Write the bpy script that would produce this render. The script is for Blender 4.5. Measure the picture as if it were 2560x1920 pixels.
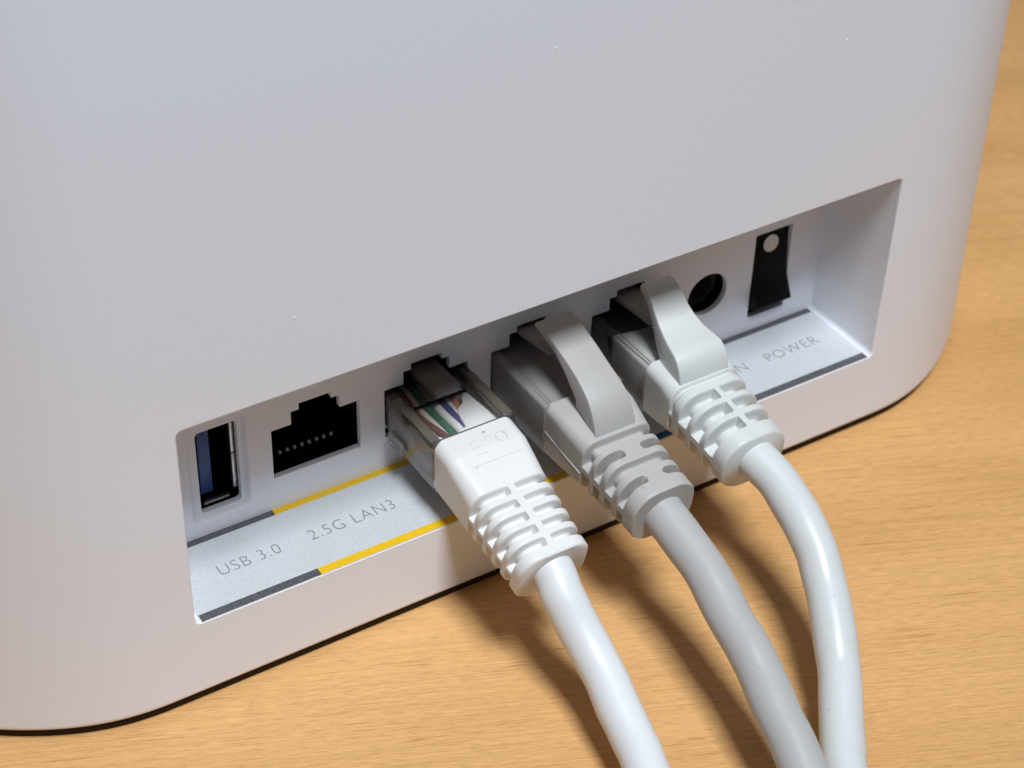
import bpy, bmesh, math, random
from mathutils import Vector, Matrix
random.seed(7)
for o in list(bpy.data.objects): bpy.data.objects.remove(o)
scene = bpy.context.scene
COL = scene.collection
S = 0.001                      # all measures below are millimetres; the scene itself is in metres

# ------------------------------------------------------------------ camera
R = [[0.8469060589754448, -0.5311657692982812, 0.02475990299750643],
     [-0.31212535769252625, -0.5342805190990119, -0.7855711858237947],
     [0.43049725708300773, 0.6575768034511676, -0.618275714553751]]
CAM = (-73.47256614601028, -166.26316434220655, 162.31928284588759)
cd = bpy.data.cameras.new('camera')
cam = bpy.data.objects.new('camera', cd); COL.objects.link(cam)
cam.matrix_world = Matrix(((R[0][0], -R[1][0], -R[2][0], CAM[0]*S),
                           (R[0][1], -R[1][1], -R[2][1], CAM[1]*S),
                           (R[0][2], -R[1][2], -R[2][2], CAM[2]*S), (0, 0, 0, 1)))
cd.sensor_fit = 'HORIZONTAL'; cd.sensor_width = 36; cd.lens = 4901.665/2560*36
cd.clip_start = 0.01; cd.clip_end = 20
cd.dof.use_dof = True; cd.dof.focus_distance = 0.232; cd.dof.aperture_fstop = 38
scene.camera = cam

# ------------------------------------------------------------------ world and lamp
world = bpy.data.worlds.new('World'); scene.world = world; world.use_nodes = True
bg = world.node_tree.nodes['Background']
bg.inputs[0].default_value = (0.84, 0.91, 1.0, 1); bg.inputs[1].default_value = 0.075
scene.view_settings.view_transform = 'Standard'; scene.view_settings.look = 'None'
scene.view_settings.exposure = 0.0; scene.view_settings.gamma = 1.0

def area(name, target, direction, dist, sx, sy, power, color):
    ld = bpy.data.lights.new(name, 'AREA'); ld.shape = 'RECTANGLE'; ld.size = sx; ld.size_y = sy
    ld.energy = power; ld.color = color
    lo = bpy.data.objects.new(name, ld); COL.objects.link(lo)
    d = Vector(direction).normalized()
    lo.location = Vector(target)*S + d*dist
    lo.rotation_euler = d.to_track_quat('Z', 'Y').to_euler()
    return lo
area('ceiling_lamp', (30, -10, 0), (-0.13, -1.0, 2.46), 0.8, 0.18, 0.23, 7.65, (0.885, 0.945, 1.0))

# ------------------------------------------------------------------ helpers
def obj(name, verts, faces, mat, parent=None, smooth=None, mats=None):
    me = bpy.data.meshes.new(name)
    me.from_pydata([(v[0]*S, v[1]*S, v[2]*S) for v in verts], [], faces)
    bm = bmesh.new(); bm.from_mesh(me)
    bmesh.ops.recalc_face_normals(bm, faces=bm.faces); bm.to_mesh(me); bm.free()
    return link(name, me, mat, parent, smooth)
def link(name, me, mat, parent=None, smooth=None):
    if mat is not None: me.materials.append(mat)
    if smooth is not None:
        for p in me.polygons: p.use_smooth = True
        me.set_sharp_from_angle(angle=math.radians(smooth))
    o = bpy.data.objects.new(name, me); COL.objects.link(o)
    if parent is not None: o.parent = parent
    return o
def bm_obj(name, bm, mat, parent=None, smooth=None):
    bmesh.ops.recalc_face_normals(bm, faces=bm.faces)
    me = bpy.data.meshes.new(name); bm.to_mesh(me); bm.free()
    for v in me.vertices: v.co *= S
    return link(name, me, mat, parent, smooth)
def thing(name, label, cat, group=None):
    o = bpy.data.objects.new(name, None); COL.objects.link(o); o.empty_display_size = 0.005
    o['label'] = label; o['category'] = cat
    if group: o['group'] = group
    return o
def bevel(o, w, seg=2, ang=30):
    m = o.modifiers.new('bevel', 'BEVEL'); m.width = w*S; m.segments = seg
    m.limit_method = 'ANGLE'; m.angle_limit = math.radians(ang); m.harden_normals = False
    for p in o.data.polygons: p.use_smooth = True
    return o
def box(name, x0, x1, y0, y1, z0, z1, mat, parent=None, bev=0):
    v = [(x, y, z) for x in (x0, x1) for y in (y0, y1) for z in (z0, z1)]
    f = [(0, 1, 3, 2), (4, 6, 7, 5), (0, 4, 5, 1), (2, 3, 7, 6), (0, 2, 6, 4), (1, 5, 7, 3)]
    o = obj(name, v, f, mat, parent)
    if bev: bevel(o, bev)
    return o
def prism_x(name, prof, x0, x1, mat, parent=None, bev=0):
    n = len(prof)
    v = [(x0, p[0], p[1]) for p in prof]+[(x1, p[0], p[1]) for p in prof]
    f = [tuple(range(n)), tuple(range(2*n-1, n-1, -1))]+[(i, (i+1) % n, n+(i+1) % n, n+i) for i in range(n)]
    o = obj(name, v, f, mat, parent)
    if bev: bevel(o, bev)
    return o
def rrect(x0, x1, z0, z1, r, off=0.0, seg=6):
    x0 -= off; x1 += off; z0 -= off; z1 += off; r = max(r+off, 0.01)
    pts = []
    for cx, cz, a0 in ((x1-r, z1-r, 0), (x0+r, z1-r, 90), (x0+r, z0+r, 180), (x1-r, z0+r, 270)):
        for k in range(seg+1):
            a = math.radians(a0+90*k/seg); pts.append((cx+r*math.cos(a), cz+r*math.sin(a)))
    return pts
def catmull(P, n=10):
    out = []
    for i in range(len(P)-1):
        p0 = P[max(i-1, 0)]; p1 = P[i]; p2 = P[i+1]; p3 = P[min(i+2, len(P)-1)]
        for k in range(n):
            t = k/n
            out.append(tuple(0.5*(2*b+(c-a)*t+(2*a-5*b+4*c-d)*t*t+(-a+3*b-3*c+d)*t**3) for a, b, c, d in zip(p0, p1, p2, p3)))
    out.append(tuple(P[-1])); return out
def tube(name, pts, rad, mat, parent=None, seg=32, flat=1.0):
    verts = []; faces = []; n = len(pts)
    up = Vector((0, 0, 1))
    for i, p in enumerate(pts):
        a = Vector(pts[max(i-1, 0)]); b = Vector(pts[min(i+1, n-1)])
        t = (b-a).normalized(); s = t.cross(up).normalized(); u = s.cross(t)
        r = rad(i/(n-1)) if callable(rad) else rad
        for k in range(seg):
            w = 2*math.pi*k/seg
            verts.append(tuple(Vector(p)+s*(r*math.cos(w))+u*(r*flat*math.sin(w))))
    for i in range(n-1):
        for k in range(seg):
            faces.append((i*seg+k, i*seg+(k+1) % seg, (i+1)*seg+(k+1) % seg, (i+1)*seg+k))
    faces.append(tuple(range(seg))); faces.append(tuple(range(n*seg-1, (n-1)*seg-1, -1)))
    return obj(name, verts, faces, mat, parent, smooth=40)

# ------------------------------------------------------------------ materials
def mat(name, color, rough=0.5, metal=0.0, spec=0.5, sss=0.0, coat=0.0):
    m = bpy.data.materials.new(name); m.use_nodes = True
    b = m.node_tree.nodes['Principled BSDF']
    b.inputs['Base Color'].default_value = (*color, 1); b.inputs['Roughness'].default_value = rough
    b.inputs['Metallic'].default_value = metal; b.inputs['Specular IOR Level'].default_value = spec
    if sss:
        b.inputs['Subsurface Weight'].default_value = sss
        b.inputs['Subsurface Radius'].default_value = (1, 0.9, 0.75); b.inputs['Subsurface Scale'].default_value = 0.0009
    if coat: b.inputs['Coat Weight'].default_value = coat; b.inputs['Coat Roughness'].default_value = 0.15
    return m
def add_bump(m, scale, strength, dist, detail=3.0, second=None):
    nt = m.node_tree; N = nt.nodes; b = N['Principled BSDF']
    tc = N.new('ShaderNodeTexCoord')
    no = N.new('ShaderNodeTexNoise'); no.inputs['Scale'].default_value = scale; no.inputs['Detail'].default_value = detail
    nt.links.new(tc.outputs['Object'], no.inputs['Vector'])
    h = no.outputs['Fac']
    if second:
        n2 = N.new('ShaderNodeTexNoise'); n2.inputs['Scale'].default_value = second[0]; n2.inputs['Detail'].default_value = 2
        nt.links.new(tc.outputs['Object'], n2.inputs['Vector'])
        ma = N.new('ShaderNodeMath'); ma.operation = 'MULTIPLY_ADD'; ma.inputs[1].default_value = second[1]
        nt.links.new(n2.outputs['Fac'], ma.inputs[0]); nt.links.new(h, ma.inputs[2]); h = ma.outputs[0]
    bp = N.new('ShaderNodeBump'); bp.inputs['Strength'].default_value = strength; bp.inputs['Distance'].default_value = dist
    nt.links.new(h, bp.inputs['Height']); nt.links.new(bp.outputs['Normal'], b.inputs['Normal'])
    return m
M = {}
M['shell'] = add_bump(mat('white_textured_plastic', (0.81, 0.82, 0.885), 0.5, spec=0.35), 3200, 0.20, 0.00006, 2, (1300, 0.9))
M['recess'] = M['shell']
M['base'] = mat('dark_rubber', (0.035, 0.022, 0.014), 0.85, spec=0.2)  # rubber foot, its brown toned to the contact shade below the shell
M['black'] = add_bump(mat('black_plastic', (0.0035, 0.0033, 0.0037), 0.5, spec=0.12), 2500, 0.15, 0.00008)
M['cavity'] = mat('black_port_plastic', (0.006, 0.006, 0.007), 0.6, spec=0.05)
M['metal'] = add_bump(mat('bright_steel', (0.62, 0.61, 0.58), 0.42, 1.0), 2500, 0.6, 0.0001)
M['pin'] = mat('pale_contact_metal', (0.95, 0.93, 0.88), 0.7, 0.0)
M['sleeve_dark'] = mat('dark_grey_sleeve', (0.05, 0.05, 0.05), 0.35)
M['joint'] = mat('dark_joint', (0.10, 0.095, 0.10), 0.6)
M['blue'] = mat('blue_plastic', (0.012, 0.052, 0.23), 0.45)
M['dot'] = mat('white_print', (0.72, 0.72, 0.70), 0.6)
M['letter'] = mat('grey_print', (0.23, 0.24, 0.265), 0.6)
M['boot_white'] = add_bump(mat('white_boot_rubber', (0.71, 0.71, 0.70), 0.45, sss=0.04), 700, 0.10, 0.0001)
M['boot_grey'] = add_bump(mat('grey_boot_rubber', (0.43, 0.415, 0.40), 0.52, sss=0.04), 900, 0.14, 0.0001)
M['boot_pale'] = add_bump(mat('pale_boot_rubber', (0.60, 0.615, 0.605), 0.45, sss=0.05), 500, 0.12, 0.0001)
M['cord_white'] = add_bump(mat('white_cord_jacket', (0.70, 0.715, 0.73), 0.38, spec=0.5, sss=0.08), 160, 0.05, 0.0003)
M['cord_grey'] = add_bump(mat('grey_cord_jacket', (0.44, 0.43, 0.425), 0.36, spec=0.45, sss=0.06), 160, 0.05, 0.0003)
M['cord_pale'] = add_bump(mat('pale_cord_jacket', (0.61, 0.63, 0.625), 0.34, spec=0.5, sss=0.06), 160, 0.06, 0.0003)
def scuffs(m, amount=0.12):
    nt = m.node_tree; N = nt.nodes; b = N['Principled BSDF']; c = tuple(b.inputs['Base Color'].default_value)
    tc = N.new('ShaderNodeTexCoord'); n = N.new('ShaderNodeTexNoise'); n.inputs['Scale'].default_value = 1000; n.inputs['Detail'].default_value = 1
    n2 = N.new('ShaderNodeTexNoise'); n2.inputs['Scale'].default_value = 90; n2.inputs['Detail'].default_value = 3
    r = N.new('ShaderNodeMapRange'); r.inputs['From Min'].default_value = 0.765; r.inputs['From Max'].default_value = 0.83; r.inputs['To Min'].default_value = 1; r.inputs['To Max'].default_value = 1-amount*3
    r2 = N.new('ShaderNodeMapRange'); r2.inputs['To Min'].default_value = 0.97; r2.inputs['To Max'].default_value = 1.02
    nt.links.new(tc.outputs['Object'], n.inputs['Vector']); nt.links.new(tc.outputs['Object'], n2.inputs['Vector'])
    nt.links.new(n.outputs['Fac'], r.inputs[0]); nt.links.new(n2.outputs['Fac'], r2.inputs[0])
    mu = N.new('ShaderNodeMath'); mu.operation = 'MULTIPLY'; nt.links.new(r.outputs[0], mu.inputs[0]); nt.links.new(r2.outputs[0], mu.inputs[1])
    mx = N.new('ShaderNodeMix'); mx.data_type = 'RGBA'; mx.blend_type = 'MULTIPLY'; mx.inputs[0].default_value = 1; mx.inputs[6].default_value = c
    nt.links.new(mu.outputs[0], mx.inputs[7]); nt.links.new(mx.outputs[2], b.inputs['Base Color'])
for k_ in ('cord_white', 'cord_grey', 'cord_pale', 'boot_white', 'boot_grey', 'boot_pale'): scuffs(M[k_])
M['inner_jacket'] = add_bump(mat('white_inner_jacket', (0.84, 0.85, 0.86), 0.5), 300, 0.2, 0.0002)
M['sleeve_grey'] = add_bump(mat('grey_inner_sleeve', (0.40, 0.39, 0.385), 0.45), 300, 0.2, 0.0002)
M['sleeve_pale'] = add_bump(mat('pale_inner_sleeve', (0.58, 0.58, 0.585), 0.4), 300, 0.3, 0.0003)
for n, c in dict(brown=(0.13, 0.035, 0.025), green=(0.012, 0.13, 0.07), blue=(0.03, 0.035, 0.19), orange=(0.42, 0.14, 0.05),
                 cream=(0.66, 0.60, 0.56), white=(0.72, 0.71, 0.70)).items():
    M['wire_'+n] = mat('wire_'+n, c, 0.38)

def clear_plastic(name, tint, clear, rough=0.08, haze=(0.5, 0.5, 0.5), haze_amt=0.06):
    m = bpy.data.materials.new(name); m.use_nodes = True; nt = m.node_tree; N = nt.nodes; N.clear()
    out = N.new('ShaderNodeOutputMaterial')
    tr = N.new('ShaderNodeBsdfTransparent'); tr.inputs[0].default_value = (*tint, 1)
    gl = N.new('ShaderNodeBsdfGlossy'); gl.inputs['Roughness'].default_value = rough
    df = N.new('ShaderNodeBsdfDiffuse'); df.inputs[0].default_value = (*haze, 1)
    fr = N.new('ShaderNodeFresnel'); fr.inputs[0].default_value = 1.55
    m1 = N.new('ShaderNodeMixShader'); m1.inputs[0].default_value = haze_amt
    m2 = N.new('ShaderNodeMixShader')
    nt.links.new(tr.outputs[0], m1.inputs[1]); nt.links.new(df.outputs[0], m1.inputs[2])
    mul = N.new('ShaderNodeMath'); mul.operation = 'MULTIPLY'; mul.inputs[1].default_value = clear
    nt.links.new(fr.outputs[0], mul.inputs[0]); nt.links.new(mul.outputs[0], m2.inputs[0])
    nt.links.new(m1.outputs[0], m2.inputs[1]); nt.links.new(gl.outputs[0], m2.inputs[2])
    nt.links.new(m2.outputs[0], out.inputs[0])
    return m
M['clear'] = clear_plastic('clear_plastic', (0.91, 0.90, 0.88), 1.2, 0.05, (0.46, 0.44, 0.42), 0.07)
M['clear_grey'] = clear_plastic('frosted_grey_plastic', (0.80, 0.79, 0.78), 0.8, 0.22, (0.45, 0.44, 0.43), 0.35)
M['latch_pale'] = clear_plastic('pale_latch_plastic', (0.80, 0.78, 0.77), 0.8, 0.2, (0.50, 0.46, 0.45), 0.55)  # made paler than the plug bodies to paint in the latch's lit side
M['rail'] = clear_plastic('brownish_rail_plastic', (0.70, 0.66, 0.60), 1.2, 0.04, (0.22, 0.19, 0.15), 0.5)
M['smoke'] = clear_plastic('smoky_latch_plastic', (0.62, 0.57, 0.56), 0.8, 0.16, (0.30, 0.25, 0.25), 0.35)

def plate_material(name, color, metal, flake):
    m = mat(name, color, 0.42, metal, 0.5); nt = m.node_tree; N = nt.nodes; b = N['Principled BSDF']
    tc = N.new('ShaderNodeTexCoord'); vo = N.new('ShaderNodeTexVoronoi'); vo.inputs['Scale'].default_value = 8500
    nt.links.new(tc.outputs['Object'], vo.inputs['Vector'])
    no = N.new('ShaderNodeTexNoise'); no.inputs['Scale'].default_value = 4200; no.inputs['Detail'].default_value = 3
    nt.links.new(tc.outputs['Object'], no.inputs['Vector'])
    bp = N.new('ShaderNodeBump'); bp.inputs['Strength'].default_value = 0.5; bp.inputs['Distance'].default_value = 0.00009
    nt.links.new(no.outputs['Fac'], bp.inputs['Height']); nt.links.new(bp.outputs['Normal'], b.inputs['Normal'])
    se = N.new('ShaderNodeSeparateColor'); nt.links.new(vo.outputs['Color'], se.inputs[0])
    mr = N.new('ShaderNodeMapRange'); mr.inputs['From Min'].default_value = 0.0; mr.inputs['From Max'].default_value = 1.0
    mr.inputs['To Min'].default_value = 1-flake; mr.inputs['To Max'].default_value = 1+flake
    nt.links.new(se.outputs[0], mr.inputs[0])
    mx = N.new('ShaderNodeMix'); mx.data_type = 'RGBA'; mx.blend_type = 'MULTIPLY'; mx.inputs[0].default_value = 1
    mx.inputs[6].default_value = (*color, 1); nt.links.new(mr.outputs[0], mx.inputs[7])
    nt.links.new(mx.outputs[2], b.inputs['Base Color'])
    return m
M['plate'] = plate_material('silver_flake_plate', (0.68, 0.71, 0.745), 0.22, 0.09)
M['stripe_dark'] = plate_material('dark_grey_stripe', (0.115, 0.122, 0.135), 0.25, 0.4)
M['stripe_yellow'] = plate_material('yellow_stripe', (0.80, 0.50, 0.012), 0.0, 0.10)
M['stripe_blue'] = plate_material('blue_stripe', (0.012, 0.10, 0.26), 0.1, 0.2)

def wood():
    m = mat('beech_wood', (0.55, 0.32, 0.14), 0.42, spec=0.35); nt = m.node_tree; N = nt.nodes; b = N['Principled BSDF']; L = nt.links.new
    tc = N.new('ShaderNodeTexCoord'); mp = N.new('ShaderNodeMapping'); mp.inputs['Rotation'].default_value = (0, 0, math.radians(23))
    L(tc.outputs['Object'], mp.inputs['Vector'])
    def stretch(sx, sy, sc, det, rough=0.55, dist=0.0):
        k = N.new('ShaderNodeMapping'); k.inputs['Scale'].default_value = (sx, sy, 1); L(mp.outputs[0], k.inputs['Vector'])
        n = N.new('ShaderNodeTexNoise'); n.inputs['Scale'].default_value = sc; n.inputs['Detail'].default_value = det
        n.inputs['Roughness'].default_value = rough; n.inputs['Distortion'].default_value = dist
        L(k.outputs[0], n.inputs['Vector']); return n.outputs['Fac']
    def ramp(v, stops):
        r = N.new('ShaderNodeValToRGB'); e = r.color_ramp.elements
        e[0].position, e[0].color = stops[0]; e[1].position, e[1].color = stops[-1]
        for p, c in stops[1:-1]:
            q = e.new(p); q.color = c
        L(v, r.inputs[0]); return r.outputs[0]
    def mul(a, bb, f=1.0):
        x = N.new('ShaderNodeMix'); x.data_type = 'RGBA'; x.blend_type = 'MULTIPLY'; x.inputs[0].default_value = f
        L(a, x.inputs[6]); L(bb, x.inputs[7]); return x.outputs[2]
    g = lambda v: (v, v, v, 1)
    band = stretch(5, 26, 1.6, 3, 0.5, 0.3)
    base = ramp(band, [(0.30, (0.58, 0.312, 0.116, 1)), (0.5, (0.65, 0.362, 0.142, 1)), (0.72, (0.71, 0.408, 0.168, 1))])
    fib = stretch(14, 1000, 2.0, 5, 0.7)
    c1 = mul(base, ramp(fib, [(0.30, g(0.86)), (0.55, g(1.0)), (0.75, g(1.07))]))
    fleck = stretch(95, 4300, 1.0, 2, 0.5)
    patch = stretch(40, 160, 1.0, 2, 0.5)
    c2 = mul(c1, ramp(fleck, [(0.30, (0.66, 0.53, 0.42, 1)), (0.385, g(1.0)), (0.62, g(1.0)), (0.76, (1.13, 1.13, 1.11, 1))]))
    mk = N.new('ShaderNodeMix'); mk.data_type = 'RGBA'; L(ramp(patch, [(0.38, g(0.15)), (0.62, g(1.0))]), mk.inputs[0])
    L(c1, mk.inputs[6]); L(c2, mk.inputs[7]); c2 = mk.outputs[2]
    fine = stretch(430, 4800, 1.0, 4, 0.7)
    c3 = mul(c2, ramp(fine, [(0.26, (0.66, 0.57, 0.48, 1)), (0.45, (0.97, 0.965, 0.955, 1)), (0.55, g(1.02)), (0.76, (1.26, 1.25, 1.22, 1))]))
    L(c3, b.inputs['Base Color'])
    bp = N.new('ShaderNodeBump'); bp.inputs['Strength'].default_value = 0.25; bp.inputs['Distance'].default_value = 0.00008
    L(fleck, bp.inputs['Height']); L(bp.outputs['Normal'], b.inputs['Normal'])
    rr = N.new('ShaderNodeMapRange'); rr.inputs['To Min'].default_value = 0.36; rr.inputs['To Max'].default_value = 0.56
    L(fleck, rr.inputs[0]); L(rr.outputs[0], b.inputs['Roughness'])
    return m
M['wood'] = wood()

# ------------------------------------------------------------------ table
ZT = -12.9
t = box('table', -230, 520, -96, 420, ZT-24, ZT, M['wood'], None, 2.0)  # front edge set just out of view to lessen warm bounce light
t['label'] = 'light brown beech wood table under the white router'; t['category'] = 'table'

# ------------------------------------------------------------------ router
router = thing('router', 'white plastic internet router with a recessed row of sockets', 'router')
YF = -13.27; ZB = -11.3; ZTOP = 104.0
XL, XR, ZR = -15.74, 85.66, 28.62
FX0, FX1, XC = -17.7, 86.3, 34.3
def bez(p, n):
    out = []
    for i in range(n+1):
        t = i/n; m = len(p)-1
        w = [math.comb(m, j)*t**j*(1-t)**(m-j) for j in range(m+1)]
        out.append(tuple(sum(a*q[k] for a, q in zip(w, p)) for k in (0, 1)))
    return out
front_r = bez([(FX1, YF), (93.7, YF), (101.5, YF), (114, YF+9), (126, YF+21), (133, YF+45)], 60)
back_r = bez([(133, 88), (133, 112), (116, 126), (92, 126)], 16)
right = front_r+back_r                                  # front centre -> back, right half
left = [(2*XC-x, y) for x, y in reversed(right)]
outline = right+left                                    # closes along the flat front, last edge = front face
no = len(outline)
def normals(P):
    N_ = []
    for i in range(len(P)):
        a = P[i-1]; b = P[(i+1) % len(P)]
        d = Vector((b[0]-a[0], b[1]-a[1])).normalized(); N_.append((d.y, -d.x))
    return N_
ON = normals(outline)
ON[0] = (0, -1); ON[-1] = (0, -1)
def ring(z, off):
    out = []
    for (x, y), (nx, ny) in zip(outline, ON):
        x = x-nx*off; y = y-ny*off
        dx = abs(x-XC); k = max(0.0, dx-56)/30*0.034*(z+11.3)
        out.append((x-math.copysign(k, x-XC), y, z))
    return out
levels = [(ZB, 0.55), (ZB+0.07, 0.26), (ZB+0.26, 0.07), (ZB+0.55, 0.0)]
levels += [(z_, 0.0) for z_ in (ZB+0.9, ZB+2.5, 10, 30, 55, 80, ZTOP-7, ZTOP-6)]
levels += [(ZTOP-6+6*math.sin(math.radians(a)), 6*(1-math.cos(math.radians(a)))) for a in (15, 30, 45, 60, 75, 90)]
verts = []; faces = []
for z, off in levels: verts += ring(z, off)
for li in range(len(levels)-1):
    flat_span = 3 <= li < 11
    for i in range(no):
        if i == no-1 and flat_span: continue
        faces.append((li*no+i, li*no+(i+1) % no, (li+1)*no+(i+1) % no, (li+1)*no+i))
faces.append(tuple(range(no-1, -1, -1))); faces.append(tuple(range((len(levels)-1)*no, len(levels)*no)))
bm = bmesh.new()
bv = [bm.verts.new(v) for v in verts]
for f in faces: bm.faces.new([bv[i] for i in f])
for f in bm.faces: f.smooth = True
# front face with the recess opening, rolled edge, recess walls and the socket panel with its holes
RC = 0.8; ZRB = -0.14
def rec(off): return rrect(XL, XR, ZRB+max(off, 0)*0.8, ZR, RC, off)
loops = []
for a in range(0, 91, 18):
    r_ = math.radians(a); loops.append((rec(0.24*(1-math.sin(r_))), YF+0.24*(1-math.cos(r_))))
loops.append((rec(-0.02), -6.0))
for a in (0, 30, 60, 90):
    r_ = math.radians(a); loops.append((rec(-0.03-0.14*(1-math.cos(r_))), -0.14+0.14*math.sin(r_)))
rings = [[bm.verts.new((x, y, z)) for x, z in lp] for lp, y in loops]
for a, b in zip(rings[:-1], rings[1:]):
    for i in range(len(a)):
        f = bm.faces.new((a[i], a[(i+1) % len(a)], b[(i+1) % len(a)], b[i])); f.smooth = True
corner = [bv[3*no], bv[3*no+no-1], bv[11*no+no-1], bv[11*no]]
def edges_of(loop):
    out = []
    for i in range(len(loop)):
        e = bm.edges.get((loop[i], loop[(i+1) % len(loop)])) or bm.edges.new((loop[i], loop[(i+1) % len(loop)])); out.append(e)
    return out
def fill(loops_):
    es = [e for lp in loops_ for e in edges_of(lp)]
    g = bmesh.ops.triangle_fill(bm, use_beauty=True, use_dissolve=False, edges=es, normal=(0, -1, 0))
    for f in g['geom']:
        if isinstance(f, bmesh.types.BMFace): f.smooth = False
fill([corner, rings[0]])
# holes in the panel (x, z outlines)
W, ZP0, ZP1 = 12.0, 4.89, 12.33
PORTS = [1.19, 16.66, 32.07, 47.43]
def port_outline(x, g=0.0):
    n1, n2, h1, h2 = 2.70, 3.80, 1.88, 2.78
    p = [(0-g, ZP0-g), (W+g, ZP0-g), (W+g, ZP1+g), (W-n1+g, ZP1+g), (W-n1+g, ZP1+h1+g), (W-n2+g, ZP1+h1+g), (W-n2+g, ZP1+h2+g),
         (n2-g, ZP1+h2+g), (n2-g, ZP1+h1+g), (n1-g, ZP1+h1+g), (n1-g, ZP1+g), (-g, ZP1+g)]
    return [(x+a, b) for a, b in p]
def circ(cx, cz, r, n=48): return [(cx+r*math.cos(2*math.pi*k/n), cz+r*math.sin(2*math.pi*k/n)) for k in range(n)]
JX, JZ, JR = 66.36, 9.06, 3.25
SWITCH = (73.87, 80.17, 2.29, 15.95)
USBR = (-9.75, -1.85, 2.05, 17.15)
USBO = (-8.2, -2.82, 2.75, 15.2)
holes = [port_outline(x) for x in PORTS]+[circ(JX, JZ, JR), rrect(*SWITCH, 0.25, seg=3)]
WALL = 0.8
hl = []
for h in holes:
    a = [bm.verts.new((x, 0, z)) for x, z in h]; b = [bm.verts.new((x, WALL, z)) for x, z in h]
    for i in range(len(a)):
        bm.faces.new((a[i], a[(i+1) % len(a)], b[(i+1) % len(a)], b[i]))
    hl.append(a)
# shallow moulded dish round the usb socket
prev = None
for off, y, sm in ((0.0, 0.0, 1), (-0.08, 0.03, 1), (-0.22, 0.22, 1), (-0.34, 0.50, 1), (-0.46, 0.74, 1), (-0.62, 0.85, 1)):
    r_ = [bm.verts.new((x, y, z)) for x, z in rrect(*USBR, 1.3, off)]
    if prev is None: hl.append(r_)
    else:
        for i in range(len(r_)):
            f = bm.faces.new((prev[i], prev[(i+1) % len(r_)], r_[(i+1) % len(r_)], r_[i])); f.smooth = True
    prev = r_
inner = [bm.verts.new((x, 0.85, z)) for x, z in rrect(*USBO, 0.6)]
inner2 = [bm.verts.new((x, 1.65, z)) for x, z in rrect(*USBO, 0.6)]
for i in range(len(inner)): bm.faces.new((inner[i], inner[(i+1) % len(inner)], inner2[(i+1) % len(inner)], inner2[i]))
fill([prev, inner])
fill([rings[-1]]+hl)
bmesh.ops.remove_doubles(bm, verts=bm.verts, dist=1e-5)
me = bpy.data.meshes.new('housing')
bmesh.ops.recalc_face_normals(bm, faces=bm.faces)
bm.to_mesh(me); bm.free()
for v in me.vertices: v.co *= S
me.materials.append(M['shell'])
flat_flags = [p.use_smooth for p in me.polygons]
me.set_sharp_from_angle(angle=math.radians(40))
for p, sm_ in zip(me.polygons, flat_flags): p.use_smooth = sm_
housing = bpy.data.objects.new('housing', me); COL.objects.link(housing); housing.parent = router
# foot under the shell, its dark face also standing for the gap's shade
ft = []
for z in (ZT, ZB+0.35):
    ft += [(x-nx*0.8, y-ny*0.8, z) for (x, y), (nx, ny) in zip(outline, ON)]
obj('foot', ft, [tuple(range(no-1, -1, -1)), tuple(range(no, 2*no))]+[(i, (i+1) % no, no+(i+1) % no, no+i) for i in range(no)], M['base'], router)

# label plate on the recess floor with printed stripes and lettering
def plate(name, x0, x1, y0, y1, z0, z1, m, parent, r=0.0, seg=4):
    P = rrect(x0, x1, y0, y1, r, seg=seg) if r else [(x0, y0), (x1, y0), (x1, y1), (x0, y1)]
    n = len(P)
    v = [(x, y, z0) for x, y in P]+[(x, y, z1) for x, y in P]
    return obj(name, v, [tuple(range(n)), tuple(range(n, 2*n))]+[(i, (i+1) % n, n+(i+1) % n, n+i) for i in range(n)], m, parent)
PX0, PX1, PY0 = -15.05, 85.05, -13.19
lp = plate('label_plate', PX0, PX1, PY0, 0.05, -0.3, 0.0, M['plate'], router, 0.45)
segs = [(PX0+0.16, 0.62, 'stripe_dark'), (0.62, 46.0, 'stripe_yellow'), (46.0, 61.4, 'stripe_blue'), (61.4, PX1-0.14, 'stripe_dark')]
for x0, x1, mm in segs:
    plate('stripe', x0, x1, -0.97, 0.02, -0.1, 0.012, M[mm], lp)
    plate('stripe', x0, x1, PY0+0.01, PY0+1.17, -0.1, 0.012, M[mm], lp)
def lettering(text, x0, x1, y0, cap, parent, spacing=1.1):
    cu = bpy.data.curves.new('lettering', 'FONT'); cu.body = text; cu.size = 1.0; cu.offset = -0.013
    cu.space_character = spacing; cu.resolution_u = 6
    tmp = bpy.data.objects.new('tmp', cu); COL.objects.link(tmp)
    bpy.context.view_layer.update()
    me = bpy.data.meshes.new_from_object(tmp.evaluated_get(bpy.context.evaluated_depsgraph_get()))
    bpy.data.objects.remove(tmp)
    xs = [v.co.x for v in me.vertices]; ys = [v.co.y for v in me.vertices]
    capy = max(ys); sx = (x1-x0)/(max(xs)-min(xs)); sy = cap/capy; mx = min(xs)
    for v in me.vertices: v.co = Vector(((x0+(v.co.x-mx)*sx)*S, (y0+v.co.y*sy)*S, 0.014*S))
    me.name = 'lettering'
    return link('lettering', me, M['letter'], parent)
lettering('USB 3.0', -9.68, -1.60, -7.38, 1.78, lp)
lettering('2.5G LAN3', 2.42, 14.10, -7.36, 1.78, lp)
lettering('IN', 66.95, 69.15, -7.16, 1.72, lp)
lettering('POWER', 72.58, 81.45, -7.24, 1.72, lp)

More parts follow.
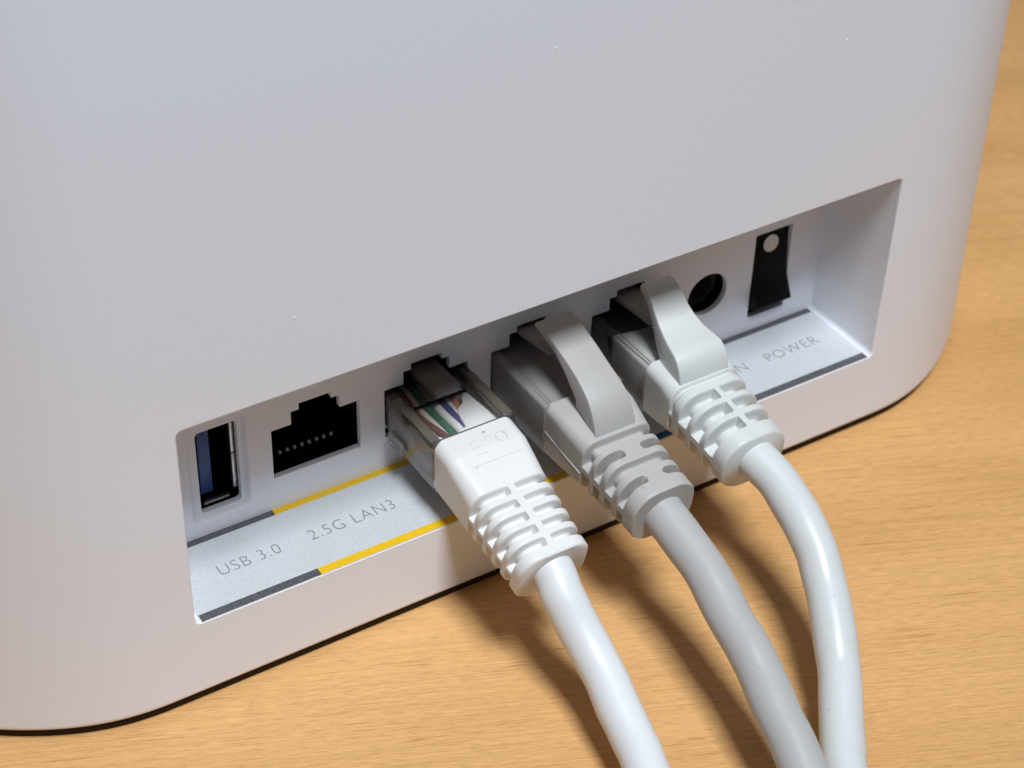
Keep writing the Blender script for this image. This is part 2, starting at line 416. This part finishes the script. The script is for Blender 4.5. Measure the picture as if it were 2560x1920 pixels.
# usb socket
usb = box('usb_port', -9.2, -1.9, 1.67, 16, 1.9, 16.6, M['cavity'], router)
bmu = bmesh.new(); bmu.from_mesh(usb.data)
bmu.faces.ensure_lookup_table()
bmesh.ops.delete(bmu, geom=[f for f in bmu.faces if f.calc_center_median().y < 1.7*S], context='FACES'); bmu.to_mesh(usb.data); bmu.free()
def shell_ring(name, outer, ro, th, y0, y1, m, parent):
    a = rrect(*outer, ro, seg=4); b = rrect(*outer, ro, -th, seg=4); n = len(a)
    v = [(x, y0, z) for x, z in a]+[(x, y0, z) for x, z in b]+[(x, y1, z) for x, z in a]+[(x, y1, z) for x, z in b]
    f = []
    for i in range(n):
        j = (i+1) % n
        f += [(i, j, n+j, n+i), (i, 2*n+i, 2*n+j, j), (n+i, n+j, 3*n+j, 3*n+i), (2*n+i, 3*n+i, 3*n+j, 2*n+j)]
    return obj(name, v, f, m, parent, smooth=35)
# steel shell: right lip in two pieces and bottom lip, as seen through the opening
box('metal_shell', -3.3, -2.72, 1.95, 2.6, 9.6, 15.6, M['metal'], usb, 0.08)
box('metal_shell', -3.3, -2.72, 1.95, 2.6, 4.0, 9.45, M['metal'], usb, 0.08)
box('metal_shell', -7.3, -3.9, 1.95, 2.6, 2.75, 3.2, M['metal'], usb, 0.08)
box('tongue', -7.25, -5.6, 2.9, 14, 3.75, 15.3, M['blue'], usb, 0.12)
# ethernet sockets
for x in PORTS:
    o_ = port_outline(x, 0.5); n = len(o_)
    v = [(a, WALL+0.02, b) for a, b in o_]+[(a, 13.0, b) for a, b in o_]
    p = obj('ethernet_port', v, [tuple(range(n, 2*n))]+[(i, (i+1) % n, n+(i+1) % n, n+i) for i in range(n)], M['cavity'], router)
    if x == PORTS[0]:
        for k in range(8):
            cx = x+W/2-3.56+1.016*k+0.1
            prism_x('contact', [(3.3, 5.3), (3.3, 5.68), (3.45, 5.75), (3.62, 5.68), (3.62, 5.3)], cx-0.16, cx+0.16, M['pin'], p)
        box('shelf', x-0.3, x+W+0.3, 3.25, 12, 4.6, 5.32, M['black'], p)
# power jack
n = 48
v = [(JX+4.0*math.cos(2*math.pi*k/n), WALL+0.02, JZ+4.0*math.sin(2*math.pi*k/n)) for k in range(n)]
v += [(x, 11.0, z) for x, _, z in v]
jack = obj('power_jack', v, [tuple(range(n, 2*n))]+[(i, (i+1) % n, n+(i+1) % n, n+i) for i in range(n)], M['cavity'], router)
v = []
shell_ring('socket_sleeve', (JX-3.1, JX+3.1, JZ-3.1, JZ+3.1), 3.09, 0.7, 2.2, 9, M['sleeve_dark'], jack)
tube('pin', [(JX, 4.6, JZ), (JX, 5.0, JZ), (JX, 11, JZ)], lambda t: 0.8 if t < 0.1 else 1.05, M['metal'], jack, 20)
# power switch: rocker pressed at the top, bottom edge standing out of the panel
sw = box('power_switch', 73.4, 80.6, WALL+0.02, 6.0, 1.9, 16.4, M['cavity'], router)
bmu = bmesh.new(); bmu.from_mesh(sw.data)
bmesh.ops.delete(bmu, geom=[f for f in bmu.faces if f.calc_center_median().y < (WALL+0.1)*S], context='FACES'); bmu.to_mesh(sw.data); bmu.free()
prism_x('rocker', [(0.75, 15.75), (0.05, 9.2), (-0.35, 7.9), (-1.1, 6.2), (-1.75, 4.9), (-1.72, 4.7), (-1.3, 4.45), (0.6, 3.3), (2.5, 3.0), (4, 9), (2.5, 15.75)],
        74.05, 79.98, M['black'], sw, 0.14)
def disc(name, c, r, th, axis_n, m, parent, n=40):
    nrm = Vector(axis_n).normalized(); u = Vector((1, 0, 0)); w = nrm.cross(u).normalized(); c = Vector(c)
    v = [tuple(c+u*(r*math.cos(2*math.pi*k/n))+w*(r*math.sin(2*math.pi*k/n))+nrm*d) for d in (-th, th) for k in range(n)]
    return obj(name, v, [tuple(range(n)), tuple(range(n, 2*n))]+[(i, (i+1) % n, n+(i+1) % n, n+i) for i in range(n)], m, parent)
disc('dot', (77.03, 0.47, 13.5), 1.27, 0.03, (0, -1, 0.107), M['dot'], sw)

# ------------------------------------------------------------------ cable boots
def boot(name, xc, nodes, grooves, mats_, parent, n_s=0):
    """Loft of rounded rectangles along a drooping axis. nodes: (y, z, half width, half height, corner radius, tilt in degrees).
    grooves: (y0, y1, depth, mask) with mask(part, u, v) -> 0..1, u, v in millimetres from the axis."""
    ys = set()
    y0, y1 = nodes[0][0], nodes[-1][0]
    k = y0
    while k > y1: ys.add(round(k, 4)); k -= 0.35
    for nd in nodes: ys.add(nd[0])
    for g0, g1, d, mk in grooves:
        if d < 0:
            q = g0+0.2
            while q > g1-0.2: ys.add(round(q, 4)); q -= 0.09
        for e in (g0, g1):
            for q in (-0.32, -0.24, -0.16, -0.09, -0.03, 0.03, 0.09, 0.16): ys.add(round(e+q*1.0, 4))
    ys = sorted((y for y in ys if y1 <= y <= y0), reverse=True)
    def at(y):
        for a, b in zip(nodes[:-1], nodes[1:]):
            if a[0] >= y >= b[0]:
                t = (a[0]-y)/max(a[0]-b[0], 1e-9)
                return [p+(q-p)*t for p, q in zip(a, b)]
        return list(nodes[-1])
    top_f = [-1, -0.92, -0.8, -0.66, -0.56, -0.5, -0.44, -0.34, -0.24, -0.17, -0.135, -0.10, -0.075, -0.04, 0, 0.04, 0.075, 0.10, 0.135, 0.17, 0.24, 0.34, 0.44, 0.5, 0.56, 0.66, 0.8, 0.92, 1]
    side_f = [-1, -0.7, -0.45, -0.3, -0.2, -0.12, -0.06, 0, 0.06, 0.12, 0.2, 0.3, 0.45, 0.7, 1]
    seg = 9
    def smooth(e0, e1, x):
        t = min(1, max(0, (x-e0)/(e1-e0))); return t*t*(3-2*t)
    verts = []; faces = []; cnt = None
    for y in ys:
        _, z, a, b, r, tilt = at(y)
        th = math.radians(tilt)
        per = []                                        # (u, v, normal u, normal v)
        for f in top_f: per.append((f*(a-r), b, 0, 1))
        for k in range(1, seg):
            w = math.radians(90-90*k/seg); per.append((a-r+r*math.cos(w), b-r+r*math.sin(w), math.cos(w), math.sin(w)))
        for f in reversed(side_f): per.append((a, f*(b-r), 1, 0))
        for k in range(1, seg):
            w = math.radians(-90*k/seg); per.append((a-r+r*math.cos(w), -(b-r)+r*math.sin(w), math.cos(w), math.sin(w)))
        for f in reversed(top_f): per.append((f*(a-r), -b, 0, -1))
        for k in range(1, seg):
            w = math.radians(-90-90*k/seg); per.append((-(a-r)+r*math.cos(w), -(b-r)+r*math.sin(w), math.cos(w), math.sin(w)))
        for f in side_f: per.append((-a, f*(b-r), -1, 0))
        for k in range(1, seg):
            w = math.radians(180-90*k/seg); per.append((-(a-r)+r*math.cos(w), b-r+r*math.sin(w), math.cos(w), math.sin(w)))
        cnt = len(per)
        for u, v, nu, nv in per:
            d = 0.0
            for g0, g1, dep, mk in grooves:
                if g0+0.35 >= y >= g1-0.35:
                    if dep < 0:                         # a slot with a rounded end, mask = (inner end in mm, side rib)
                        hw_ = (g0-g1)/2; du = max(0.0, mk[0]+hw_-abs(u)) if nv > 0.05 else 0.0
                        w = smooth(-0.14, 0.14, hw_-math.hypot(du, y-(g0+g1)/2))
                        k_ = rib(mk[1], mk[1]+0.25, v) if abs(nu) > 0.6 else 1.0
                        if nv < -0.7: k_ = 0.0
                        d = max(d, -dep*w*k_)
                    else:
                        w = smooth(-0.12, 0.12, g0-y)*smooth(-0.34, 0.14, y-g1)
                        d = max(d, dep*w*mk(u, v, nu, nv))
            u2 = u-nu*d; v2 = v-nv*d
            verts.append((xc(y)+u2, y+v2*math.sin(th)*-1.0, z+v2*math.cos(th)))
    n = len(ys)
    for i in range(n-1):
        for k in range(cnt):
            faces.append((i*cnt+k, i*cnt+(k+1) % cnt, (i+1)*cnt+(k+1) % cnt, (i+1)*cnt+k))
    faces.append(tuple(range(cnt-1, -1, -1))); faces.append(tuple(range((n-1)*cnt, n*cnt)))
    return obj(name, verts, faces, mats_, parent, smooth=52)
def rib(w0, w1, x):                                     # 0 inside a rib, 1 outside
    t = min(1, max(0, (abs(x)-w0)/(w1-w0))); return t
def mask_ribs(top, side):
    def mk(u, v, nu, nv):
        m = 1.0
        if abs(nv) > 0.7: m *= rib(top, top+0.16, u)
        if abs(nu) > 0.7: m *= rib(side, side+0.16, v)
        return m
    return mk
def mask_top(side):
    def mk(u, v, nu, nv):
        if nv < -0.7: return rib(1.2, 1.5, u)
        return rib(side, side+0.25, v) if abs(nu) > 0.6 else 1.0
    return mk
def mask_sides(lim, side):
    def mk(u, v, nu, nv):
        if abs(nv) > 0.95: return rib(lim, lim+0.5, u)
        return rib(side, side+0.25, v) if abs(nu) > 0.6 else 1.0
    return mk

def cable_path(P, mat_, parent, rad, name='cord', wob=0.02, seed=0):
    pts = catmull(P, 14); rnd = random.Random(seed); ph = [rnd.uniform(0, 6) for _ in range(4)]
    fr = lambda t: rad*(1+wob*math.sin(38*t+ph[0])+wob*0.7*math.sin(67*t+ph[1]))
    pts = [(x+0.05*math.sin(i*0.17+ph[2])+0.02*math.sin(i*0.41+ph[0]), y, z+0.07*math.sin(i*0.19+ph[3])+0.025*math.sin(i*0.37+ph[1])) for i, (x, y, z) in enumerate(pts)]
    return tube(name, pts, fr, mat_, parent, 40)

def plug_body(xc, m, parent, name='plug_body', y1=-11.4, z0=4.0, z1=11.85):
    """Modular plug: deep trough between two side rails, open window at the side near the boot."""
    a = 5.84; i = a-1.45
    prof = [(-a, z0+2.2), (-a, z1-0.25), (-a+0.25, z1), (-i-0.1, z1), (-i, z1-0.15), (-i+0.15, z1-0.75), (i-0.15, z1-0.75), (i, z1-0.15), (i+0.1, z1), (a-0.25, z1), (a, z1-0.25), (a, z0+2.2),
            (a-0.55, z0+2.0), (a-0.55, z0), (-a+0.55, z0), (-a+0.55, z0+2.0)]
    n = len(prof)
    v = [(xc+p[0], 9.5, p[1]) for p in prof]+[(xc+p[0], y1, p[1]) for p in prof]
    o = obj(name, v, [tuple(range(n)), tuple(range(n, 2*n))]+[(k, (k+1) % n, n+(k+1) % n, n+k) for k in range(n)], m, parent)
    return bevel(o, 0.12, 2, 25)

cords = 'network cables plugged into the router'
# ---- cable 1: white boot, clear plug with coloured wires
X1 = 22.66
c1 = thing('ethernet_cable', 'bright white cable with clear plug showing coloured wires, nearest the empty socket', 'cable', cords)
plug_body(X1, M['clear'], c1)
box('inner_sleeve', X1-5.15, X1+5.15, -10.9, 1.0, 4.4, 8.6, M['sleeve_pale'], c1, 0.4)
prism_x('latch', [(6, 12.5), (6, 13.4), (-5.35, 14.1), (-5.5, 13.9), (-5.5, 13.1), (-5.2, 12.95)], X1-1.85, X1+1.75, M['smoke'], c1, 0.18)
box('strain_bar', 18.7, 26.0, -4.0, -3.7, 11.2, 11.5, M['black'], c1, 0.05)  # black strip standing in for the shadow edge at the strain relief
def wire(col, pts, z0=10.3, r=0.47):
    P = [(x, y, z) for x, y, z in pts]
    tube('wire', catmull([(P[0][0], 8.5, P[0][2]-0.3)]+P, 8), r, M['wire_'+col], c1, 14)
wire('brown', [(19.35, 0.3, 10.2), (18.95, -2.9, 10.3), (19.1, -5.3, 10.2), (19.95, -8.2, 10.0), (20.4, -9.6, 9.6)], r=0.5)
wire('cream', [(20.2, 0.1, 10.1), (19.85, -2.7, 10.2), (20.02, -5.4, 10.1), (20.35, -8.2, 9.9), (20.6, -9.6, 9.5)], r=0.42)
wire('green', [(21.25, 2.0, 10.3), (21.0, 0.3, 10.35), (20.85, -2.4, 10.35), (20.85, -5.4, 10.3), (21.0, -8.2, 10.1), (21.2, -9.8, 9.6)], r=0.52)
wire('white', [(22.2, 2.0, 10.2), (22.05, 0.0, 10.3), (21.9, -3.1, 10.35), (21.9, -5.6, 10.3), (22.15, -8.5, 10.2), (22.4, -9.8, 9.6)], r=0.56)
wire('blue', [(23.15, 2.0, 10.2), (22.85, -0.3, 10.3), (22.85, -3.0, 10.3), (23.0, -5.4, 10.1), (23.1, -7.4, 9.7), (23.2, -8.8, 9.3)], r=0.5)
wire('cream', [(24.1, 2.0, 10.1), (23.75, -0.3, 10.2), (23.6, -2.8, 10.2), (23.6, -5.0, 10.0), (23.7, -6.6, 9.5)], r=0.44)
wire('orange', [(25.0, 2.0, 10.1), (24.6, -1.1, 10.2), (24.55, -3.0, 10.2), (24.35, -4.4, 9.9), (23.8, -6.0, 9.4)], r=0.52)
# flattened white jacket end inside the plug
jp = [(18.0, -11.2), (27.3, -11.2), (27.15, -7.8), (26.9, -5.5), (26.75, -3.2), (26.3, -2.6), (25.75, -3.2), (25.15, -4.5), (24.1, -5.2), (23.55, -6.0), (23.3, -7.2), (23.0, -8.9), (21.2, -9.6), (19.6, -9.7), (18.9, -8.6), (18.3, -7.0), (17.95, -6.4)]
n = len(jp)
jo = obj('inner_jacket', [(x, y, 6.0) for x, y in jp]+[(x, y, 10.62-0.05*(y+11)) for x, y in jp], [tuple(range(n)), tuple(range(n, 2*n))]+[(i, (i+1) % n, n+(i+1) % n, n+i) for i in range(n)], M['inner_jacket'], c1)
bevel(jo, 0.35, 3, 30)
for sx in (-1, 1):
    x_ = X1+sx*5.15
    box('rail', x_-0.62, x_+0.62, -10.95, -1.5, 10.75, 11.92, M['rail'], c1, 0.12)
# spring ears of the clear plug at both sides
for sx in (-1, 1):
    box('side_clip', X1+sx*6.1-0.3, X1+sx*6.1+0.3, -4.6, -1.4, 5.2, 6.9, M['clear_grey'], c1, 0.12)
g1 = [(-19.2-1.93*k, -19.98-1.93*k, 1.15, mask_ribs(0.5, 0.35)) for k in range(5)]
box('joint', X1-5.35, X1+5.25, -11.12, -10.98, 4.2, 11.86, M['joint'], c1)
n1 = [(-11.12, 7.9, 5.20, 3.85, 1.25, 0), (-11.25, 7.9, 5.5, 4.0, 1.4, 0), (-14.5, 7.55, 5.55, 3.95, 1.5, 3), (-18.0, 6.25, 5.4, 3.75, 1.9, 9), (-19.2, 5.75, 5.35, 3.7, 2.1, 11),
      (-23.5, 4.75, 5.1, 3.8, 2.4, 14), (-27.9, 3.6, 4.85, 3.9, 2.7, 15), (-29.15, 3.25, 4.85, 3.95, 2.8, 15), (-29.4, 3.2, 4.65, 3.75, 2.7, 15)]
boot('boot', lambda y: X1-0.05, n1, g1, M['boot_white'], c1)
cable_path([(22.6, -26, 4.0), (22.56, -29.46, 3.3), (22.4, -32.2, 1.3), (22.86, -35.6, -1.7), (22.9, -39.8, -4.1), (22.3, -44.3, -5.8), (21.65, -48.3, -6.8), (20.68, -52.3, -7.6), (17.5, -64, -9.4), (12, -80, -10.05), (7.5, -92, -10.05), (5.5, -98.5, -11.6), (4.5, -101, -17), (4, -101, -30), (4, -100.5, -70), (5, -100.5, -150)],
           M['cord_white'], c1, 2.62, seed=1, wob=0.007)

# ---- cable 2: grey boot with latch guard
X2 = 38.07
c2 = thing('ethernet_cable', 'middle cable, grey with a curved latch guard over its plug', 'cable', cords)
plug_body(X2, M['clear_grey'], c2, y1=-12.2)
box('inner_sleeve', X2-4.9, X2+4.9, -12.0, 8, 5.2, 10.8, M['sleeve_grey'], c2, 0.5)
prism_x('latch', [(5, 12.5), (5, 13.3), (-6.8, 15.5), (-6.9, 14.75)], X2-1.85, X2+1.85, M['latch_pale'], c2, 0.1)
g2 = [(-19.5, -20.8, 1.15, mask_top(0.5)), (-21.9, -22.95, -1.75, (1.35, 0.5)), (-24.1, -25.3, 1.1, mask_top(0.5)), (-26.6, -27.6, -1.75, (1.35, 0.5))]
n2 = [(-11.8, 7.95, 5.3, 3.85, 1.0, 0), (-11.95, 7.95, 5.55, 4.0, 1.1, 0), (-15, 7.75, 5.5, 3.95, 1.3, 3), (-19.2, 7.0, 5.0, 3.85, 1.8, 5), (-22, 6.6, 4.8, 3.95, 2.3, 6),
      (-27.2, 6.0, 4.5, 4.0, 2.9, 7), (-29.5, 5.75, 4.5, 4.05, 3.2, 8), (-29.75, 5.72, 4.35, 3.9, 3.1, 8)]
boot('boot', lambda y: X2+0.02, n2, g2, M['boot_grey'], c2)
tp = [(-4.2, 18.05), (-4.5, 18.65), (-5.4, 18.85), (-6.9, 18.75), (-8.4, 18.25), (-9.8, 17.85), (-11.6, 17.25), (-13.8, 16.4), (-15.6, 15.6), (-16.8, 14.9), (-17.8, 13.9), (-18.7, 12.5), (-19.4, 10.6),
      (-19.2, 9.5), (-14.1, 10.5), (-14.0, 12.2), (-13.9, 13.4), (-13.0, 14.2), (-12.0, 14.95), (-10.4, 15.9), (-8.7, 16.8), (-6.8, 17.45), (-5.4, 17.75)]
tab2 = prism_x('latch_guard', tp, X2-2.5, X2+2.5, M['boot_grey'], c2, 0.15)
for v_ in tab2.data.vertices:                           # widens towards its root
    k_ = max(0.0, -14.0-v_.co.y/S)/5.0*0.42; v_.co.x += math.copysign(k_*S, v_.co.x/S-X2)
cable_path([(38.1, -26, 6.1), (38.15, -29.9, 5.3), (38.36, -34.5, 4.0), (38.18, -39.4, 2.5), (37.65, -43.9, 1.0), (37.11, -48.46, -0.2), (36.3, -52.85, -1.5), (35.37, -57.06, -2.7), (34.5, -61.2, -3.9), (31.5, -72, -7), (26.5, -84, -9.4), (23, -92.5, -9.95), (21.5, -98.8, -11.5), (21, -101.2, -17), (20.5, -101.2, -30), (20.5, -100.7, -70), (21, -100.7, -150)],
           M['cord_grey'], c2, 2.66, seed=2, wob=0.013)

# ---- cable 3: pale boot with humped latch guard
X3 = 53.43
c3 = thing('ethernet_cable', 'off white cable with a humped latch guard, nearest the round power jack', 'cable', cords)
plug_body(X3, M['clear'], c3, y1=-11.5)
v = [(X3+dx, y, z) for dx, y, z in ((-4.9, -11.4, 5), (4.9, -11.4, 5), (4.9, -11.4, 10.9), (-4.9, -11.4, 10.9), (-4.6, -2.6, 5), (4.6, -4.2, 5), (4.6, -4.2, 10.6), (-4.6, -2.6, 10.6))]
so = obj('inner_sleeve', v, [(0, 1, 2, 3), (4, 5, 6, 7), (0, 1, 5, 4), (3, 2, 6, 7), (0, 3, 7, 4), (1, 2, 6, 5)], M['sleeve_pale'], c3); bevel(so, 0.5, 3)
box('wire_bundle', X3-4.6, X3+4.6, -2.5, 8, 5.2, 9.6, M['cavity'], c3, 0.3)  # plain black block filling the inner end of the plug
prism_x('latch', [(5, 12.4), (5, 13.2), (-6.8, 14.5), (-6.9, 13.7)], X3-1.85, X3+1.85, M['latch_pale'], c3, 0.1)
m3 = mask_ribs(0.4, 0.5)
g3 = [(-16.7, -17.1, 0.5, mask_top(0.3)), (-18.6, -19.95, 1.6, m3), (-21.1, -22.5, 1.6, m3), (-23.7, -25.1, 1.6, m3)]
n3 = [(-11.3, 7.9, 5.3, 3.85, 1.1, 0), (-11.45, 7.9, 5.5, 4.0, 1.2, 0), (-15, 7.7, 5.45, 3.85, 1.5, 2), (-17.2, 7.3, 5.3, 3.9, 2.4, 3), (-19, 7.0, 5.25, 4.15, 3.0, 5),
      (-24, 6.2, 4.95, 4.15, 3.3, 7), (-27.3, 5.6, 4.8, 4.15, 3.7, 8), (-27.55, 5.55, 4.6, 3.95, 3.6, 8)]
boot('boot', lambda y: X3+0.05, n3, g3, M['boot_pale'], c3)
up = [(-4.5, 18.5), (-4.9, 19.15), (-5.8, 19.2), (-6.9, 18.75), (-7.8, 17.9), (-8.7, 17.0), (-10.0, 16.05), (-11.7, 15.25), (-12.8, 14.95), (-13.8, 14.8), (-14.8, 14.55), (-15.6, 13.9), (-16.2, 12.9), (-16.55, 11.6), (-16.7, 10.3)]
lo = [(-4.6, 18.1), (-5.1, 17.9), (-5.9, 17.6), (-6.6, 17.1), (-7.2, 16.4), (-7.9, 15.6), (-8.9, 14.3), (-10.0, 13.0), (-11.0, 12.2), (-11.8, 11.6), (-12.5, 11.0), (-13.2, 10.4), (-13.6, 10.0), (-14.2, 9.8), (-15, 9.6)]
hw = [2.1, 2.2, 2.25, 2.35, 2.45, 2.55, 2.75, 3.05, 3.3, 3.5, 3.65, 3.75, 3.8, 3.8, 3.8]
v = []; f = []
for (yu, zu), (yl, zl), h in zip(up, lo, hw): v += [(X3-h, yu, zu), (X3+h, yu, zu), (X3+h, yl, zl), (X3-h, yl, zl)]
for i in range(len(up)-1):
    for k in range(4): f.append((4*i+k, 4*i+(k+1) % 4, 4*i+4+(k+1) % 4, 4*i+4+k))
f += [(0, 1, 2, 3), tuple(4*(len(up)-1)+k for k in range(4))]
bevel(obj('latch_guard', v, f, M['boot_pale'], c3), 0.3, 3, 40)
cable_path([(53.5, -24, 6.6), (53.8, -27.6, 5.7), (54.2, -31.0, 4.8), (53.95, -35.6, 3.5), (53.3, -40.1, 1.7), (52.1, -43.9, -0.3), (50.6, -47.6, -2.2), (48.75, -51.1, -4.0), (46.7, -54.6, -5.6), (44.35, -58.0, -6.9), (41.83, -61.5, -7.9), (40.1, -64.3, -8.6), (37.0, -72, -9.9), (32.6, -83, -10.2), (30, -92.5, -10.2), (29, -98.6, -11.6), (29, -101, -17), (28.5, -101, -30), (28.5, -100.5, -70), (29, -100.5, -150)],
           M['cord_pale'], c3, 2.62, seed=3, wob=0.013)

# thin moulding seam along the sides of the grey boot
for sx in (-1, 1):
    tube('mould_seam', [(X2+sx*5.53, -12.1, 7.9), (X2+sx*5.5, -14, 7.55), (X2+sx*5.3, -16.5, 6.9), (X2+sx*5.02, -19.3, 6.1)], 0.09, M['boot_grey'], c2, 8)
# faint raised mark in a frame on the top of the white boot
def ribbon(name, lines, z, w, parent, m):
    v = []; f = []
    for L_ in lines:
        pts = [Vector(p) for p in L_]
        for a, b in zip(pts[:-1], pts[1:]):
            d = (b-a); d = d.normalized(); nrm = Vector((-d.y, d.x))*w; a2 = a-d*w*0.8; b2 = b+d*w*0.8
            k = len(v)
            for q, hh in ((a2+nrm, -0.1), (b2+nrm, -0.1), (b2-nrm, -0.1), (a2-nrm, -0.1), (a2+nrm*0.5, 0.075), (b2+nrm*0.5, 0.075), (b2-nrm*0.5, 0.075), (a2-nrm*0.5, 0.075)):
                v.append((q.x, q.y, z(q.y)+hh))
            f += [(k+4, k+5, k+6, k+7), (k, k+1, k+5, k+4), (k+1, k+2, k+6, k+5), (k+2, k+3, k+7, k+6), (k+3, k, k+4, k+7)]
    return obj(name, v, f, m, parent)
zt1 = lambda y: 11.9 if y > -11.15 else 11.9-(abs(y)-11.15)*0.41/3.56 if y > -14.71 else 11.49-(abs(y)-14.71)*1.54/3.91
def oval(cx, cy, a, b, n=14): return [(cx+a*math.cos(2*math.pi*k/n), cy+b*math.sin(2*math.pi*k/n)) for k in range(n+1)]
mark = [[(19.6, -12.1), (19.6, -16.4), (26.2, -16.4)], [(19.4, -12.0), (21.2, -12.0)],
        [(21.0, -13.3), (22.5, -13.3), (22.5, -15.2), (21.0, -15.2), (20.8, -14.3), (21.0, -13.3)], [(21.1, -14.2), (22.3, -14.2)],
        [(22.9, -13.4), (23.5, -13.0), (23.9, -13.6), (23.9, -15.1)], oval(25.0, -13.9, 0.7, 0.75), [(25.7, -13.2), (25.7, -14.8)], oval(23.4, -12.4, 0.18, 0.15, 8)]
ribbon('raised_mark', mark, zt1, 0.10, c1, M['boot_white'])

# specks of dust clinging to the housing
rd = random.Random(11); v = []; f = []
def speck(x, y, z, r, n=5):
    k = len(v)
    for i in range(n):
        a = 2*math.pi*i/n+rd.uniform(-.3, .3); q = r*rd.uniform(0.6, 1.3); v.append((x+q*math.cos(a), y, z+q*math.sin(a)))
    v.append((x, y-r*0.45, z))
    for i in range(n): f.append((k+i, k+(i+1) % n, k+n))
for i in range(34): speck(rd.uniform(-16, 84), YF+0.01, rd.uniform(30, 75), rd.uniform(0.05, 0.13))
for x, z, r in ((-1.2, 38.5, 0.26), (31, 62, 0.22), (72.5, 52, 0.2), (-10.5, -6.1, 0.12), (-11.2, -6.7, 0.16), (-9.6, -7.3, 0.15), (-10.1, -8.2, 0.12), (-12.0, -8.9, 0.12),
                (-6.5, -3.4, 0.2), (-17.0, -1.8, 0.14), (66, -5, 0.12), (3, -9.5, 0.1), (-14, -10, 0.13), (24, 28.9, 0.12), (44, 28.8, 0.14), (57.5, 28.8, 0.12), (62, 28.8, 0.1)):
    speck(x, YF+0.01, z, r, 7)
dust = obj('dust', v, f, M['shell'])
dust['kind'] = 'stuff'; dust['label'] = 'fine white dust specks on the router housing'
